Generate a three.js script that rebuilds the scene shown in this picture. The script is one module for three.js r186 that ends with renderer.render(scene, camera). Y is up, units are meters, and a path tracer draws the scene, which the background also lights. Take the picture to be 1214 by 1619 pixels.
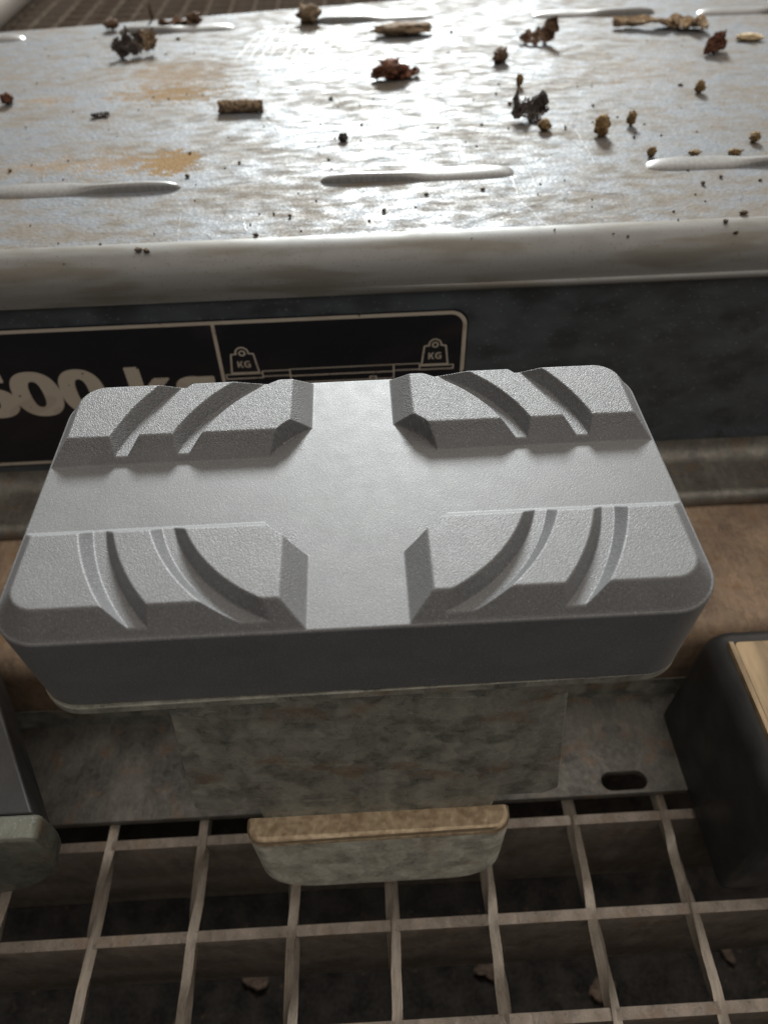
import * as THREE from 'three';
import { createNoise2D, createNoise3D } from 'simplex-noise';
import { toCreasedNormals, mergeGeometries, mergeVertices } from 'three/addons/utils/BufferGeometryUtils.js';

// ------------------------------------------------------------------ camera, sky, sun, exposure
const scene = new THREE.Scene();
const R = Math.PI / 180;
const mm = 0.001;
const camera = new THREE.PerspectiveCamera(71.32, 767 / 1024, 0.005, 60);
camera.position.set(4.04 * mm, 121.1 * mm, 118.7 * mm);
camera.rotation.order = 'YXZ';
camera.rotation.set(-47.88 * R, -1.325 * R, -1.841 * R);
camera.focus = 0.188;
camera.userData.fStop = 14;
scene.add(camera);

const renderer = new THREE.WebGLRenderer({ antialias: true });
renderer.setSize(767, 1024);
renderer.toneMapping = THREE.LinearToneMapping;
renderer.toneMappingExposure = 1.5;
renderer.shadowMap.enabled = true;

// overcast sky: brighter towards the zenith, soft cloud mottling
{
  const w = 256, h = 128, d = new Float32Array(w * h * 4);
  const n3 = createNoise3D(mulberry(5));
  for (let j = 0; j < h; j++) for (let i = 0; i < w; i++) {
    const el = (j + 0.5) / h * Math.PI - Math.PI / 2, az = (i + 0.5) / w * 2 * Math.PI;
    const y = Math.sin(el), x = Math.cos(el) * Math.cos(az), z = Math.cos(el) * Math.sin(az);
    let l = el > 0 ? 0.28 + 0.78 * y : 0.06;
    if (el > 0) l *= 1 + 0.16 * n3(x * 3, y * 6, z * 3) + 0.08 * n3(x * 8, y * 14, z * 8);
    const k = (j * w + i) * 4;
    d[k] = 1.05 * l; d[k + 1] = 0.97 * l; d[k + 2] = 0.88 * l; d[k + 3] = 1;
  }
  const sky = new THREE.DataTexture(d, w, h, THREE.RGBAFormat, THREE.FloatType);
  sky.mapping = THREE.EquirectangularReflectionMapping;
  sky.magFilter = THREE.LinearFilter; sky.needsUpdate = true;
  scene.background = sky; scene.environment = sky;
}
const sun = new THREE.DirectionalLight(new THREE.Color(0.95, 1, 1), 4.9);
{
  const az = 3 * R, el = 27 * R;
  sun.position.set(Math.sin(az) * Math.cos(el) * 4, Math.sin(el) * 4, -Math.cos(az) * Math.cos(el) * 4);
  sun.castShadow = true; sun.shadow.radius = 24;
  const c = sun.shadow.camera; c.left = -1.5; c.right = 1.5; c.top = 1.5; c.bottom = -1.5; c.near = 0.1; c.far = 9;
  sun.shadow.mapSize.set(2048, 2048);
  scene.add(sun); scene.add(sun.target);
}

// ------------------------------------------------------------------ helpers
function mulberry(a) { return () => { a |= 0; a = a + 0x6D2B79F5 | 0; let t = Math.imul(a ^ a >>> 15, 1 | a); t = t + Math.imul(t ^ t >>> 7, 61 | t) ^ t; return ((t ^ t >>> 14) >>> 0) / 4294967296; }; }
const rnd = mulberry(77);
const N2 = createNoise2D(mulberry(11)), N3 = createNoise3D(mulberry(12));
const clamp = (x, a = 0, b = 1) => Math.min(b, Math.max(a, x));
const smooth = (a, b, x) => { const t = clamp((x - a) / (b - a)); return t * t * (3 - 2 * t); };
const mix = (a, b, t) => a + (b - a) * t;
function fbm(x, y, o = 4) { let s = 0, a = 0.5, f = 1; for (let i = 0; i < o; i++) { s += a * N2(x * f + i * 17.3, y * f - i * 9.1); f *= 2.03; a *= 0.5; } return s; }

const used = {};
function numbered(name) { const k = used[name] = (used[name] ?? -1) + 1; return k ? `${name}_${String(k).padStart(3, '0')}` : name; }
function finish(geo) { geo.scale(mm, mm, mm); return geo; }           // all shapes are written in millimetres
function part(name, geo, mat, parent) {
  const m = new THREE.Mesh(finish(geo), mat); m.name = parent === scene ? numbered(name) : name;
  m.castShadow = m.receiveShadow = true; parent.add(m); return m;
}
function thing(name, label, category, [x, y, z] = [0, 0, 0], group, kind) {
  const o = new THREE.Group(); o.name = numbered(name); o.position.set(x * mm, y * mm, z * mm); scene.add(o);
  return tag(o, label, category, group, kind);
}
function tag(o, label, category, group, kind) {
  if (label) o.userData.label = label;
  if (category) o.userData.category = category;
  if (group) o.userData.group = group;
  if (kind) o.userData.kind = kind;
  return o;
}
function tex(w, h, fn, { srgb = false, wrap = THREE.MirroredRepeatWrapping } = {}) {
  const d = new Uint8Array(w * h * 4), c = [0, 0, 0];
  for (let j = 0; j < h; j++) for (let i = 0; i < w; i++) {
    fn((i + 0.5) / w, (j + 0.5) / h, c);
    const k = (j * w + i) * 4;
    for (let q = 0; q < 3; q++) { let v = clamp(c[q]); if (srgb) v = v <= 0.0031308 ? v * 12.92 : 1.055 * Math.pow(v, 1 / 2.4) - 0.055; d[k + q] = v * 255 + 0.5; }
    d[k + 3] = 255;
  }
  const t = new THREE.DataTexture(d, w, h, THREE.RGBAFormat);
  t.magFilter = THREE.LinearFilter; t.minFilter = THREE.LinearMipmapLinearFilter; t.generateMipmaps = true;
  t.wrapS = t.wrapT = wrap; if (srgb) t.colorSpace = THREE.SRGBColorSpace; t.needsUpdate = true;
  return t;
}
// closed profile in (z, y) swept along x; uv = (x, arc length) in mm / uvScale
function sweep(pts, x0, x1, { nx = 1, crease = 32, uv = [200, 200], warp, v0 = 0 } = {}) {
  const n = pts.length, pos = [], uvs = [], idx = [];
  let s = v0; const arc = [s];
  for (let i = 0; i < n; i++) { const a = pts[i], b = pts[(i + 1) % n]; s += Math.hypot(b[0] - a[0], b[1] - a[1]); arc.push(s); }
  const P = (i, x) => { let [z, y] = pts[i % n]; if (warp) [x, y, z] = warp(x, y, z); return [x, y, z]; };
  for (let i = 0; i < n; i++) for (let k = 0; k < nx; k++) {
    const xa = mix(x0, x1, k / nx), xb = mix(x0, x1, (k + 1) / nx), b = pos.length / 3;
    for (const [q, x] of [[i, xa], [i, xb], [i + 1, xb], [i + 1, xa]]) { pos.push(...P(q, x)); uvs.push(x / uv[0] + 0.5, arc[q] / uv[1]); }
    idx.push(b, b + 1, b + 2, b, b + 2, b + 3);
  }
  const tri = THREE.ShapeUtils.triangulateShape(pts.map((p) => new THREE.Vector2(p[0], p[1])), []);
  for (const [x, flip] of [[x0, false], [x1, true]]) {
    const b = pos.length / 3;
    for (let i = 0; i < n; i++) { pos.push(...P(i, x)); uvs.push(pts[i][0] / uv[0], pts[i][1] / uv[1]); }
    for (const t of tri) flip ? idx.push(b + t[0], b + t[2], b + t[1]) : idx.push(b + t[0], b + t[1], b + t[2]);
  }
  const g = new THREE.BufferGeometry();
  g.setAttribute('position', new THREE.Float32BufferAttribute(pos, 3));
  g.setAttribute('uv', new THREE.Float32BufferAttribute(uvs, 2));
  g.setIndex(idx);
  // outward orientation
  let area = 0; for (let i = 0; i < n; i++) { const a = pts[i], b = pts[(i + 1) % n]; area += a[0] * b[1] - b[0] * a[1]; }
  if (area > 0) { const ix = g.index.array; for (let i = 0; i < ix.length; i += 3) { const t = ix[i + 1]; ix[i + 1] = ix[i + 2]; ix[i + 2] = t; } }
  return toCreasedNormals(g, crease * R);
}
function arcPts(cz, cy, r, a0, a1, n) { const o = []; for (let i = 0; i <= n; i++) { const a = mix(a0, a1, i / n) * R; o.push([cz + r * Math.cos(a), cy + r * Math.sin(a)]); } return o; }
function boxUV(g, s = 200) {            // planar uv by dominant axis, in mm / s
  const p = g.attributes.position, n = g.attributes.normal, u = new Float32Array(p.count * 2);
  for (let i = 0; i < p.count; i++) {
    const ax = Math.abs(n.getX(i)), ay = Math.abs(n.getY(i)), az = Math.abs(n.getZ(i));
    const [a, b] = ay >= ax && ay >= az ? [p.getX(i), p.getZ(i)] : az >= ax ? [p.getX(i), p.getY(i)] : [p.getZ(i), p.getY(i)];
    u[2 * i] = a / s + 0.5; u[2 * i + 1] = b / s + 0.5;
  }
  g.setAttribute('uv', new THREE.BufferAttribute(u, 2)); return g;
}
function plate(shape, depth, bevel, seg = 3) { // extruded along +z from 0 to depth, bevel inside that
  const g = new THREE.ExtrudeGeometry(shape, { depth: depth - 2 * bevel, bevelEnabled: bevel > 0, bevelThickness: bevel, bevelSize: bevel, bevelOffset: -bevel, bevelSegments: seg, curveSegments: 12 });
  g.translate(0, 0, bevel); return g;
}
function roundRect(x0, y0, x1, y1, r) { // r = [bl, br, tr, tl]
  const s = new THREE.Shape(); const [a, b, c, d] = r;
  s.moveTo(x0 + a, y0); s.lineTo(x1 - b, y0); if (b) s.absarc(x1 - b, y0 + b, b, -Math.PI / 2, 0);
  s.lineTo(x1, y1 - c); if (c) s.absarc(x1 - c, y1 - c, c, 0, Math.PI / 2);
  s.lineTo(x0 + d, y1); if (d) s.absarc(x0 + d, y1 - d, d, Math.PI / 2, Math.PI);
  s.lineTo(x0, y0 + a); if (a) s.absarc(x0 + a, y0 + a, a, Math.PI, Math.PI * 1.5);
  return s;
}
const std = (o) => new THREE.MeshStandardMaterial(o);

// ------------------------------------------------------------------ materials
// moulded rubber of the pad: leathery grain, dusty speckle
const PADW = 160, PADH = 100;
const padBump = tex(2048, 1280, (u, v, c) => {
  const x = u * PADW, y = v * PADH, X = Math.abs(x - 80), Z = y - 50, blk = smooth(11.5, 14.5, Math.min(X, Math.abs(Z))), w = 0.25 * N2(x * 0.9, y * 0.9);
  const k = mix(0.28, Z < 0 ? 1.5 : 0.6, blk);
  const a = N2((x + w) * 1.15, (y - w) * 1.15), b = N2(x * 2.6 + 9, y * 2.6), d = N2(x * 5.5, y * 5.5 + 4);
  c[0] = c[1] = c[2] = 0.5 + k * (0.16 * (1 - 2 * Math.abs(a)) + 0.13 * b) + 0.05 * d;
});
const padColor = tex(1536, 960, (u, v, c) => {
  const x = u * PADW, y = v * PADH;
  let l = 0.096 + 0.011 * fbm(x * 0.05, y * 0.07, 5) + 0.014 * N2(x * 4.2, y * 4.2) + 0.012 * N2(x * 1.1, y * 1.1);
  const sp = N2(x * 2.2 + 40, y * 2.2 - 3); if (sp > 0.76) l += (sp - 0.76) * 1.3;
  const scr = Math.abs(N2(x * 0.05 + y * 0.3, y * 0.9 - 7)); if (scr < 0.011) l += 0.03;
  c[0] = l * 0.98; c[1] = l * 0.98; c[2] = l;
}, { srgb: true });
const padRough = tex(1024, 640, (u, v, c) => { const x = u * PADW, y = v * PADH; c[0] = c[1] = c[2] = 0.545 + 0.035 * fbm(x * 0.12 + 5, y * 0.12, 4) + 0.08 * N2(x * 3, y * 3); });
const rubber = std({ map: padColor, roughness: 1, roughnessMap: padRough, bumpMap: padBump, bumpScale: 0.00025 });

// deck: bright worn sheet metal with dirt, mud and scratches.  uv = (x + 330) / 660, (arc) / 400
const DW = 700, DH = 420, DX0 = -350, DZ0 = -500;   // v = (z - DZ0) / DH on the flat part
function blob(x, z, cx, cz, rx, rz, rag, seed) { const dx = (x - cx) / rx, dz = (z - cz) / rz; return 1 - Math.hypot(dx, dz) + rag * (fbm(x * 0.09 + seed, z * 0.16 - seed, 4) + 0.5 * N2(x * 0.5 + seed, z * 0.9)); }
const deckMask = (x, z) => {
  let mud = 0;
  mud = Math.max(mud, smooth(0.1, 0.3, blob(x, z, -75, -203, 15, 15, 0.6, 3)));
  mud = Math.max(mud, 0.7 * smooth(0.35, 0.6, blob(x, z, -98, -205, 17, 15, 1.3, 13)));
  mud = Math.max(mud, 0.95 * smooth(0.2, 0.65, blob(x, z, -88, -290, 36, 17, 1.0, 23)));
  mud = Math.max(mud, 0.65 * smooth(0.1, 0.75, blob(x, z, -90, -318, 38, 34, 0.7, 29)));
  mud = Math.max(mud, 0.6 * smooth(0.3, 0.6, blob(x, z, -152, -287, 18, 8, 0.9, 33)));
  mud = Math.max(mud, 0.55 * smooth(0.25, 0.7, blob(x, z, -120, -205, 34, 9, 1.1, 41)));
  mud = Math.max(mud, 0.35 * smooth(0.3, 0.7, blob(x, z, 150, -300, 40, 30, 1.3, 51)));
  return mud;
};
const deckGrime = (x, z) => {
  const big = fbm(x * 0.011 + 3, z * 0.02, 4), mid = fbm(x * 0.05, z * 0.09 + 7, 5), fine = N2(x * 0.6, z * 0.9);
  return clamp(0.34 + 0.7 * big + 0.75 * mid + 0.1 * fine);
};
const lines = [];
for (let i = 0; i < 1300; i++) {
  const x = mix(DX0, DX0 + DW, rnd()), z = mix(-480, -120, rnd() ** 0.8), l = 3 + 40 * rnd() ** 3, a = rnd() < 0.4 ? (rnd() - 0.5) * 0.5 : rnd() * Math.PI;
  lines.push([x, z, x + l * Math.cos(a), z + l * Math.sin(a), 0.12 + 0.3 * rnd(), (rnd() - 0.45) * 1.3]);
}
for (let i = 0; i < 9; i++) { const x = -62 + i * 6.3 + 2 * rnd(); lines.push([x, -325 - 15 * rnd(), x + 10, -415 + 20 * rnd(), 0.5, 1]); }
for (let i = 0; i < 10; i++) { const z = -325 - i * 8.5 - 2 * rnd(); lines.push([-72 + 12 * rnd(), z, 5 + 30 * rnd(), z - 2, 0.4, 0.9]); }
const SW = 2048, SH = 1024, scratch = new Float32Array(SW * SH);
for (const [x0, z0, x1, z1, w, k] of lines) {
  const n = Math.ceil(Math.hypot(x1 - x0, z1 - z0) * 4);
  for (let i = 0; i <= n; i++) {
    const t = i / n, px = (mix(x0, x1, t) + 0.6 * N2(t * 3 + x0, z0) - DX0) / DW * SW, pz = (mix(z0, z1, t) + 0.5 * N2(t * 3 - x0, z0) - DZ0) / DH * SH, r = w * SW / DW * Math.sin(Math.PI * clamp(t, 0.06, 0.94));
    for (let a = Math.floor(-r); a <= r + 1; a++) for (let b = Math.floor(-r); b <= r + 1; b++) { const X = Math.round(px) + a, Z = Math.round(pz) + b; if (X >= 0 && Z >= 0 && X < SW && Z < SH) { const q = k * clamp(1 - Math.hypot(a, b) / (r + 0.7)); if (Math.abs(q) > Math.abs(scratch[Z * SW + X])) scratch[Z * SW + X] = q; } }
  }
}
const sAt = (u, v) => scratch[Math.min(SH - 1, Math.floor(v * SH)) * SW + Math.min(SW - 1, Math.floor(u * SW))];
const deckColor = tex(2048, 1024, (u, v, c) => {
  const x = DX0 + u * DW, z = DZ0 + v * DH, g = deckGrime(x, z), m = deckMask(x, z), s = sAt(u, v);
  const f = N2(x * 1.3, z * 2.1);
  let r = 0.124 + 0.025 * f, gg = 0.138 + 0.025 * f, b = 0.157 + 0.025 * f;
  const d = smooth(-0.3, 1.0, g) * 0.9; r = mix(r, 0.105, d); gg = mix(gg, 0.081, d); b = mix(b, 0.055, d);
  const sp2 = smooth(0.5, 0.68, N2(x * 0.17 + 31, z * 0.3 - 8) * 0.75 + 0.45 * N2(x * 0.9, z * 1.4 + 60)) * 0.7; r = mix(r, 0.07, sp2); gg = mix(gg, 0.058, sp2); b = mix(b, 0.045, sp2);
  { const q = s < 0 ? 1 + 0.75 * s : 1 + 0.35 * s; r *= q; gg *= q; b *= q; }
  const sp = N2(x * 0.42 + 80, z * 0.6), ds = smooth(0.66, 0.8, sp + 0.2 * f) * 0.8; r = mix(r, 0.09, ds); gg = mix(gg, 0.075, ds); b = mix(b, 0.055, ds);
  const w = 0.8 + 0.35 * N2(x * 0.8, z * 0.8); r = mix(r, 0.22 * w, m); gg = mix(gg, 0.137 * w, m); b = mix(b, 0.058 * w, m);
  c[0] = r; c[1] = gg; c[2] = b;
}, { srgb: true });
const deckRM = tex(2048, 1024, (u, v, c) => {
  const x = DX0 + u * DW, z = DZ0 + v * DH, g = deckGrime(x, z), m = deckMask(x, z), s = sAt(u, v), f = N2(x * 1.7, z * 3);
  const d = smooth(-0.3, 1.0, g);
  c[0] = 1; c[1] = clamp(mix(0.5 + 0.2 * d + 0.09 * f + 0.12 * N2(x * 0.5 + 9, z * 1.4) + 0.22 * fbm(x * 0.06, z * 0.16, 6) - 0.3 * s, 0.95, m), 0.34, 1);
  const sp = smooth(0.74, 0.84, N2(x * 0.42 + 80, z * 0.6) + 0.18 * N2(x * 1.3, z * 2.1));
  c[2] = (1 - m) * (1 - 0.6 * d) * (1 - sp) * 0.1;
});
const deckBump = tex(2048, 1024, (u, v, c) => {
  const x = DX0 + u * DW, z = DZ0 + v * DH, m = deckMask(x, z), s = sAt(u, v);
  c[0] = c[1] = c[2] = 0.45 + 0.12 * fbm(x * 0.05, z * 0.08, 3) + 0.11 * fbm(x * 0.3, z * 0.5, 3) + 0.03 * N2(x * 2.2, z * 2.2) - 0.1 * s + m * (0.22 + 0.12 * N2(x * 0.9, z * 0.9));
});
const deckMat = new THREE.MeshPhysicalMaterial({ specularIntensity: 0.32, map: deckColor, roughness: 1, metalness: 1, roughnessMap: deckRM, metalnessMap: deckRM, bumpMap: deckBump, bumpScale: 0.0007 });
const ribMat = std({ map: tex(512, 256, (u, v, c) => { const l = 0.19 + 0.05 * fbm(u * 30, v * 12, 4); c[0] = l; c[1] = l * 0.98; c[2] = l * 0.95; }, { srgb: true }), metalness: 0.15, roughness: 0.36 });
const noseMat = std({
  map: tex(2048, 256, (u, v, c) => {
    const x = u * 700, y = v * 60, d = smooth(-0.2, 0.5, fbm(x * 0.012, y * 0.08, 4)); let r = mix(0.165, 0.118, d), g = mix(0.163, 0.108, d), b = mix(0.155, 0.09, d);
    const sp = smooth(0.7, 0.85, N2(x * 0.5, y * 0.5)); r = mix(r, 0.1, sp * 0.6); g = mix(g, 0.08, sp * 0.6); b = mix(b, 0.06, sp * 0.6);
    c[0] = r; c[1] = g; c[2] = b;
  }, { srgb: true }), metalness: 0.25,
  roughness: 1, roughnessMap: tex(1024, 128, (u, v, c) => { c[0] = c[1] = c[2] = 0.52 + 0.14 * fbm(u * 40, v * 6, 4); }),
});
const riserMat = std({
  map: tex(1024, 256, (u, v, c) => {
    const x = u * 700, y = v * 110, n = fbm(x * 0.03, y * 0.05, 5); let l = 0.055 + 0.022 * n; const p = smooth(-0.1, 0.6, fbm(x * 0.03 + 30, y * 0.045 + 3, 6)); l *= 1 - 0.45 * p;
    const sp = smooth(0.8, 0.9, N2(x * 0.45 + 5, y * 0.45)); l += 0.1 * sp; c[0] = l * 0.86; c[1] = l; c[2] = l * 1.14;
  }, { srgb: true }), roughness: 1, roughnessMap: tex(512, 128, (u, v, c) => { c[0] = c[1] = c[2] = 0.48 + 0.2 * fbm(u * 20, v * 4, 4); }),
  bumpMap: tex(1024, 256, (u, v, c) => { const x = u * 700, y = v * 110; c[0] = c[1] = c[2] = 0.5 + 0.3 * fbm(x * 0.08, y * 0.1, 4); }), bumpScale: 0.0005,
});
// galvanised, dirty
function galv(seed, base, dark, { rust = 0.3, rough = 0.55, metal = 0.55, scale = 1, soft = 1 } = {}) {
  return std({
    map: tex(1024, 1024, (u, v, c) => {
      const x = u * 200 * scale, y = v * 200 * scale;
      const wx = x + 1.5 * N2(x * 0.15, y * 0.15 + seed), wy = y + 1.5 * N2(x * 0.15 + 50, y * 0.15 - seed);
      const big = fbm(wx * 0.022 + seed, wy * 0.022, 4), mid = fbm(wx * 0.06 * soft - seed, wy * 0.06 * soft, 6), fine = fbm(wx * 0.2 * soft + seed, wy * 0.24 * soft, 5);
      const d = clamp(smooth(-0.4, 0.7, mid + 0.8 * big) * 0.6 + smooth(0.2, 0.6, fine + 0.6 * mid) * 0.22 + smooth(0.35, 0.5, fbm(wx * 0.7 + seed, wy * 0.7, 3)) * 0.2);
      const k = 1 + 0.4 * big + 0.15 * fine + 0.3 * fbm(wx * 0.22 - seed, y * 0.025 + 3, 4); let r = mix(base[0] * k, dark[0], d), g = mix(base[1] * k, dark[1], d), b = mix(base[2] * k, dark[2], d);
      const ru = rust * smooth(0.18, 0.6, fbm(x * 0.028 + seed * 3, y * 0.035 + 9, 6)); r = mix(r, 0.17, ru); g = mix(g, 0.095, ru); b = mix(b, 0.045, ru);
      const spk = smooth(0.5, 0.72, N2(x * 0.3 + seed * 5, y * 0.3) * 0.7 + 0.4 * N2(x * 0.8, y * 0.8 + seed) + 0.3 * mid) * 0.3; r *= 1 - spk; g *= 1 - spk; b *= 1 - spk;
      const scr = Math.abs(N2(x * 0.02 + y * 0.09 + seed, y * 0.35 + x * 0.05)); if (scr < 0.012) { r *= 1.5; g *= 1.5; b *= 1.5; }
      const wsp = smooth(0.83, 0.9, N2(x * 0.9, y * 0.9 + seed)); r = mix(r, 0.5, wsp * 0.5); g = mix(g, 0.5, wsp * 0.5); b = mix(b, 0.46, wsp * 0.5);
      c[0] = r; c[1] = g; c[2] = b;
    }, { srgb: true }), metalness: metal,
    roughness: 1, roughnessMap: tex(512, 512, (u, v, c) => { c[0] = c[1] = c[2] = rough + 0.25 * fbm(u * 28 * scale + seed, v * 28 * scale, 5); }),
    bumpMap: tex(512, 512, (u, v, c) => { c[0] = c[1] = c[2] = 0.5 + 0.35 * fbm(u * 60 * scale + seed, v * 60 * scale, 5); }), bumpScale: 0.00008,
  });
}
const bracketMat = galv(2, [0.26, 0.255, 0.215], [0.07, 0.07, 0.06], { rust: 0.55, metal: 0.2 });
const flangeMat = galv(8, [0.125, 0.116, 0.1], [0.028, 0.026, 0.024], { rust: 0.5, metal: 0.2, scale: 1.6, soft: 0.45 });
const ledgeMat = galv(15, [0.23, 0.16, 0.105], [0.09, 0.062, 0.043], { rust: 0.6, metal: 0.1, rough: 0.7, scale: 1.5, soft: 0.4 });
const hemMat = galv(21, [0.13, 0.12, 0.1], [0.06, 0.054, 0.045], { rust: 0.3, metal: 0.3, rough: 0.45, scale: 1.5, soft: 0.4 });
const grateMat = galv(31, [0.2, 0.165, 0.13], [0.12, 0.097, 0.075], { rust: 0.3, metal: 0.25, rough: 0.55, soft: 0.6 });
const footMat = galv(51, [0.125, 0.128, 0.102], [0.045, 0.046, 0.038], { rust: 0.3, metal: 0.15, soft: 0.6 });
const rodMat = galv(33, [0.27, 0.235, 0.195], [0.17, 0.145, 0.115], { rust: 0.25, metal: 0.4, rough: 0.42, soft: 0.4 });
const barMat = galv(37, [0.235, 0.195, 0.16], [0.11, 0.09, 0.07], { rust: 0.35, metal: 0.15, rough: 0.6, soft: 0.5 });
const lipMat = galv(41, [0.5, 0.48, 0.4], [0.17, 0.17, 0.135], { rust: 0.3, metal: 0.05 });
const wornLitMat = std({  // rust and wear, plus warm reflected light put into the colour
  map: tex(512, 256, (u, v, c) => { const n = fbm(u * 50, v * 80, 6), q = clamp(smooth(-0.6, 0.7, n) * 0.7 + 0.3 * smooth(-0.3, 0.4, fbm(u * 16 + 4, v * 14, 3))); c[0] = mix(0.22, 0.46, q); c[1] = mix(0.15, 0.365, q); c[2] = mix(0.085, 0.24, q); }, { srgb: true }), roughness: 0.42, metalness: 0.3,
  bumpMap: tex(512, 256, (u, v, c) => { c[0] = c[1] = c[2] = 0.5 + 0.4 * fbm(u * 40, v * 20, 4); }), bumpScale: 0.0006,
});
const topMat = std({
  map: tex(512, 512, (u, v, c) => { const x = u * 200, y = v * 200, k = smooth(-0.5, 0.6, fbm(x * 0.09, y * 0.018, 5)) + 0.15 * fbm(x * 0.4, y * 0.1 + 7, 3); c[0] = mix(0.22, 0.43, k); c[1] = mix(0.16, 0.315, k); c[2] = mix(0.09, 0.185, k); }, { srgb: true }), roughness: 0.36, metalness: 0.1,
});
const plasticMat = std({
  map: tex(512, 512, (u, v, c) => { const l = 0.026 + 0.012 * fbm(u * 9, v * 9, 5) + 0.004 * N2(u * 120, v * 120); c[0] = l; c[1] = l * 1.01; c[2] = l * 1.03; }, { srgb: true }), roughness: 1,
  roughnessMap: tex(256, 256, (u, v, c) => { c[0] = c[1] = c[2] = 0.5 + 0.2 * fbm(u * 8, v * 8, 4); }),
});

// ------------------------------------------------------------------ added unseen walls that shade and are mirrored
{
  const wallTex = tex(512, 512, (u, v, c) => { const l = 0.2 + 0.06 * fbm(u * 12, v * 12, 5); c[0] = l * 1.1; c[1] = l * 0.92; c[2] = l * 0.78; }, { srgb: true });
  const m = std({ map: wallTex, roughness: 0.9 }), dark = std({ color: new THREE.Color(0.045, 0.04, 0.038), roughness: 0.8 });
  const bx = (name, x0, x1, y0, y1, z0, z1, mat = m) => { const g = new THREE.BoxGeometry(x1 - x0, y1 - y0, z1 - z0); g.translate((x0 + x1) / 2, (y0 + y1) / 2, (z0 + z1) / 2); boxUV(g, 1500); return tag(part(name, g, mat, scene), null, null, null, 'structure'); };
  bx('added_wall_rear', -1290, 2500, -700, 640, 620, 760, dark);  // added out of view, dark, to keep light off surfaces facing the camera
  bx('added_low_wall', -5000, 5000, -700, 1080, -3200, -3000);  // added out of view; its height shades the far grating but spares the deck
  bx('added_wall_left', -1500, -1300, -700, 3000, -2990, 1090);  // added out of view to block sky and darken the mirrored left flank
  bx('added_wall_right', 1500, 1700, -700, 1300, -2990, -1200);  // added out of view, lower, to darken the right flank and let sky over
}
const ground = (() => {
  const g = new THREE.PlaneGeometry(40000, 40000, 1, 1); g.rotateX(-Math.PI / 2); g.translate(0, -430, 0);
  const uv = g.attributes.uv; for (let i = 0; i < uv.count; i++) uv.setXY(i, uv.getX(i) * 160, uv.getY(i) * 160);
  const m = new THREE.MeshPhysicalMaterial({ specularIntensity: 0.15,
    map: tex(1024, 1024, (u, v, c) => { const n = fbm(u * 9, v * 9, 6), f = N2(u * 70, v * 70); let l = 0.011 + 0.008 * n + 0.004 * f; const p = smooth(0.5, 0.8, fbm(u * 26 + 3, v * 26, 3) + 0.15 * f); c[0] = mix(l * 1.15, 0.06, p); c[1] = mix(l * 0.95, 0.035, p); c[2] = mix(l * 0.8, 0.02, p); }, { srgb: true }), roughness: 0.95,
  });
  const o = part('ground', g, m, scene); tag(o, 'dark dirt ground with leaf litter beneath the steel grating', 'ground', null, 'structure'); return o;
})();

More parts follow.
